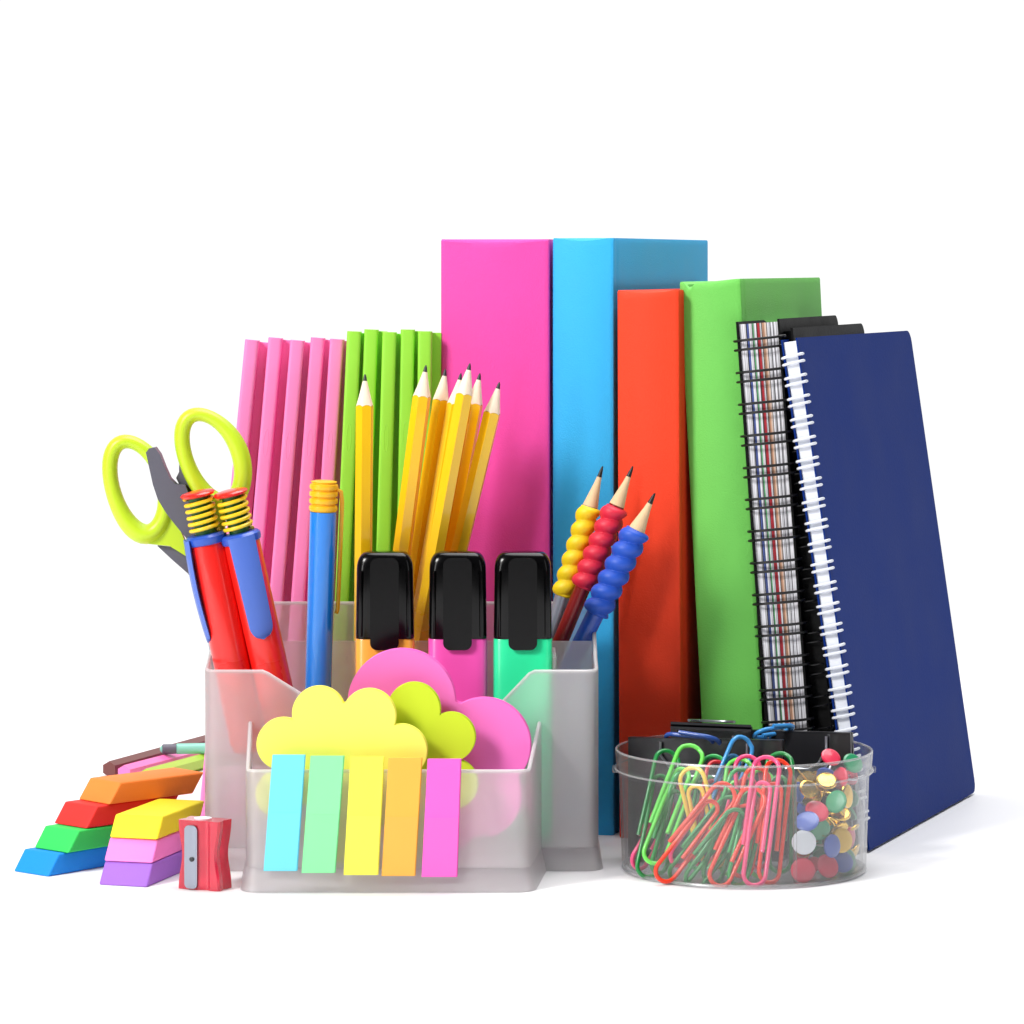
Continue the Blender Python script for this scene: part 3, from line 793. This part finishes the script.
paper_clip('pink', 'rosy pink paper clip slanting across the left centre of the box', (672, 862), 145.6+.9, (724, 790), 148.1, .35)
paper_clip('blue', 'light blue paper clip sticking out above the rim', (704, 838), 148.4, (745, 738), 149.6, .35)
paper_clip('orange', 'orange paper clip whose lower bend touches the box bottom at centre', (714, 884), 145.6, (757, 789), 146.6, -.1)
paper_clip('green', 'green paper clip inside the bend of the central orange one', (708, 882), 146.4, (744, 770), 147.4, .3)
paper_clip('light green', 'light green paper clip with its arch just above the rim at centre', (727, 874), 147.2, (741, 759), 148.7, -.3)
paper_clip('pink', 'pale pink paper clip with its arch at the centre of the rim', (757, 868), 147.5, (746, 756), 148.2, .2)
paper_clip('green', 'green paper clip standing at the bottom between two orange clips', (734, 884), 145.8, (756, 792), 147.0, .35)
paper_clip('orange', 'orange paper clip leaning steeply behind the long pink clip', (738, 876), 146.3, (759, 768), 147.3, .15)
paper_clip('pink', 'long pink paper clip in front at the right of the clip heap', (751, 885), 145.3, (768, 757), 146.9, -.1)
paper_clip('orange', 'orange paper clip, rightmost of the tall orange ones', (766, 882), 145.7, (779, 760), 147.2, .2)
paper_clip('dark green', 'dark green paper clip against the divider of the box', (778, 872), 146.6, (780, 753), 148.3, -.25)
paper_clip('red', 'red paper clip deep inside the clip heap', (700, 866), 147.8, (719, 762), 149.0, .4)
paper_clip('green', 'green paper clip standing behind the yellow one at the rim', (694, 868), 148.3, (716, 756), 149.4, -.15)
paper_clip('dark green', 'dark green paper clip lying low at the centre of the box', (688, 884), 146.0, (742, 812), 146.3, .2)
paper_clip('light green', 'light green paper clip upright between the pink and orange arches', (756, 876), 147.0, (762, 770), 148.0, .5)
paper_clip('dark blue', 'dark blue paper clip resting on the black binder clips at the left', (666, 737), 151.8, (700, 741), 151.2, .95, L=2.4)
paper_clip('blue', 'small blue paper clip behind the rim on the right binder clip', (757, 733), 152.0, (778, 731), 152.6, 1.0, L=1.8)

# ------------------------------------------------------------------ thumbtacks
TM = {'white': (226, 230, 236), 'red': (214, 40, 76), 'blue': (60, 92, 182), 'green': (28, 140, 92), 'yellow': (246, 196, 40), 'brass': None}
TMm = {}
def tack(col, label, px, py, D, nx, nz, r=.5, ny=-1, group='thumbtacks in the round box'):
    c = P(px, py, D); d = Vector((nx, ny, nz)).normalized()
    for it in range(8):       # the pin stays inside the wall
        e = c-d*1.0; q = Vector((e.x-BC.x, e.y-BC.y)); hq = Vector((c.x-BC.x, c.y-BC.y))
        if q.length > 4.9: d = Vector((-d.x if q.x*d.x < 0 else d.x, -d.y if q.y*d.y < 0 else d.y, d.z)).normalized()
        if hq.length+.3 > 4.9: c.x -= hq.x*.04; c.y -= hq.y*.04
    if col not in TMm: TMm[col] = m_brass if col == 'brass' else mat('tack_'+col, TM[col], rough=.3, coat=.3)
    t = thing('thumbtack', label, 'thumbtack', c, align((0, 0, 0), d), group)
    bm = B(); lathe(bm, [(.01, -.06), (r*.96, -.06), (r, -.02), (r*.97, .02), (r*.8, .05), (r*.3, .065), (.01, .07)], 28)
    finish(bm, 'head', TMm[col], t, smooth=14)
    bm = B(); lathe(bm, [(.05, -.06), (.045, -.75), (.005, -1.0)], 10)
    finish(bm, 'pin', m_metal if col != 'brass' else m_brass, t)
tack('white', 'white thumbtack with its round head flat against the box wall', 806.5, 843, 146.0, -.05, .05)
tack('red', 'red thumbtack at the bottom beneath the white one', 805.5, 871, 145.9, 0, .1, r=.5)
tack('red', 'red thumbtack tilted at the bottom beside a steel pin', 835, 867, 146.6, .5, .5)
tack('blue', 'blue thumbtack seen half from the side in front of the yellow one', 840, 847, 146.8, -.9, .1, r=.48)
tack('yellow', 'yellow thumbtack peeking out behind the blue one', 850, 841, 147.6, .5, .2, r=.52)
tack('green', 'green thumbtack half behind the white one', 820, 830, 146.9, .4, -.2, r=.46)
tack('blue', 'blue thumbtack lying tilted above the white one', 807, 821, 146.5, -.3, 1.1, r=.5)
tack('red', 'red thumbtack above the tilted blue one, middle of the heap', 817, 811, 147.0, .3, .9, r=.5)
tack('green', 'green thumbtack slanting in the upper middle of the heap', 840, 802, 147.0, -.7, .5, r=.48)
tack('red', 'red thumbtack edge on against the right wall', 864, 838, 149.0, -1.5, 0, r=.45)
tack('green', 'green thumbtack low against the right wall', 863, 862, 148.6, -1.3, .2, r=.5)
tack('blue', 'blue thumbtack low at the right, behind the steel pins', 850, 862, 147.6, .2, .7, r=.5)
tack('red', 'red thumbtack on the very top of the heap', 831, 757, 148.5, .4, 1.0, r=.42)
tack('red', 'red thumbtack just below the topmost one', 840, 778, 148.3, -1.3, .3, r=.45)
tack('green', 'green thumbtack near the rim at the upper right', 853, 763, 149.0, .5, .8, r=.45)
tack('blue', 'blue thumbtack edge on beside the clear divider', 798, 792, 147.5, -1.8, .1, r=.42)
tack('red', 'red thumbtack near the rim beside the green one', 865, 775, 150, -1.4, .3, r=.42)
tack('brass', 'brass thumbtack edge on, the bright upright one at the right', 861, 797, 147.9, -1.6, .2, r=.5)
tack('brass', 'brass thumbtack lying flat above the yellow one', 853, 814, 147.4, .2, 1.6, r=.45)
tack('brass', 'brass thumbtack shining below the rim beside the divider', 809, 789, 147.1, .5, .8, r=.42)
tack('brass', 'brass thumbtack pointing its pin down left at the centre of the heap', 848, 808, 147.2, .9, .6, ny=-.2, r=.4)
rr = random.Random(11)
for i in range(26):
    px = rr.uniform(800, 860); py = rr.uniform(775, 866); Dk = rr.uniform(147.6, 149.8)
    lim = math.sqrt(max(0, 4.4**2-(PX(px, Dk)-BC.x)**2)); Dk = max(Dk, 150-lim+.4)
    col = rr.choice(['brass', 'brass', 'brass', 'brass', 'red', 'green', 'blue'])
    tack(col, f'{col} thumbtack jumbled deep in the heap inside the round box', px, py, Dk, rr.uniform(-1.2, 1.2), rr.uniform(-1, 1.2), r=.44, ny=rr.choice([-1, -.3, .6]), group=f'{col} thumbtacks jumbled deep in the heap')
# ------------------------------------------------------------------ light
w = bpy.data.worlds.new('World'); scene.world = w; w.use_nodes = True
nt = w.node_tree; N = nt.nodes; L = nt.links
bg = N['Background']
tc = N.new('ShaderNodeTexCoord'); sx = N.new('ShaderNodeSeparateXYZ'); L.new(tc.outputs['Generated'], sx.inputs[0])
mr = N.new('ShaderNodeMapRange'); mr.interpolation_type = 'SMOOTHSTEP'
mr.inputs['From Min'].default_value = .2; mr.inputs['From Max'].default_value = .7
mr.inputs['To Min'].default_value = .04; mr.inputs['To Max'].default_value = 1.06
L.new(sx.outputs[1], mr.inputs['Value']); L.new(mr.outputs[0], bg.inputs['Strength'])
bg.inputs['Color'].default_value = (1, 1, 1, 1)
def area(name, loc, target, size, power, col=(1, 1, 1), sy=None):
    l = bpy.data.lights.new(name, 'AREA'); l.energy = power; l.size = size; l.color = col
    if sy: l.shape = 'RECTANGLE'; l.size_y = sy
    o = bpy.data.objects.new(name, l); COL.objects.link(o); o.location = loc
    d = Vector(target)-Vector(loc); o.rotation_euler = d.to_track_quat('-Z', 'Y').to_euler()
area('softbox_key', (-1.35, -1.1, 1.45), (0, .1, .08), .5, 44, (1, .985, .96))
area('softbox_strip', (1.45, -.95, .62), (.05, .1, .1), .12, 1.6, (.97, .98, 1), 1.3)
area('softbox_tall', (-1.35, -1.25, .62), (0, .05, .1), .16, 7.5, (1, .99, .97), 1.15)
area('softbox_top', (.25, .25, 1.9), (.05, .1, 0), 1.3, 40)

# ------------------------------------------------------------------ camera
cam = bpy.data.cameras.new('Camera'); co = bpy.data.objects.new('Camera', cam); COL.objects.link(co)
co.location = (0, -D0*S, HC*S); co.rotation_euler = (PI/2, 0, 0)
cam.sensor_width = 36; cam.lens = 36*F/1024; cam.shift_y = -(512-HY)/1024
cam.clip_start = .05; cam.clip_end = 50
scene.camera = co
vs = scene.view_settings; vs.view_transform = 'Standard'; vs.look = 'None'; vs.exposure = 0; vs.gamma = 1; vs.use_curve_mapping = False
cy = scene.cycles
cy.max_bounces = 14; cy.transparent_max_bounces = 32; cy.transmission_bounces = 12; cy.diffuse_bounces = 5; cy.glossy_bounces = 5
cy.use_denoising = True; cy.caustics_refractive = True; cy.caustics_reflective = False; cy.sample_clamp_indirect = 6
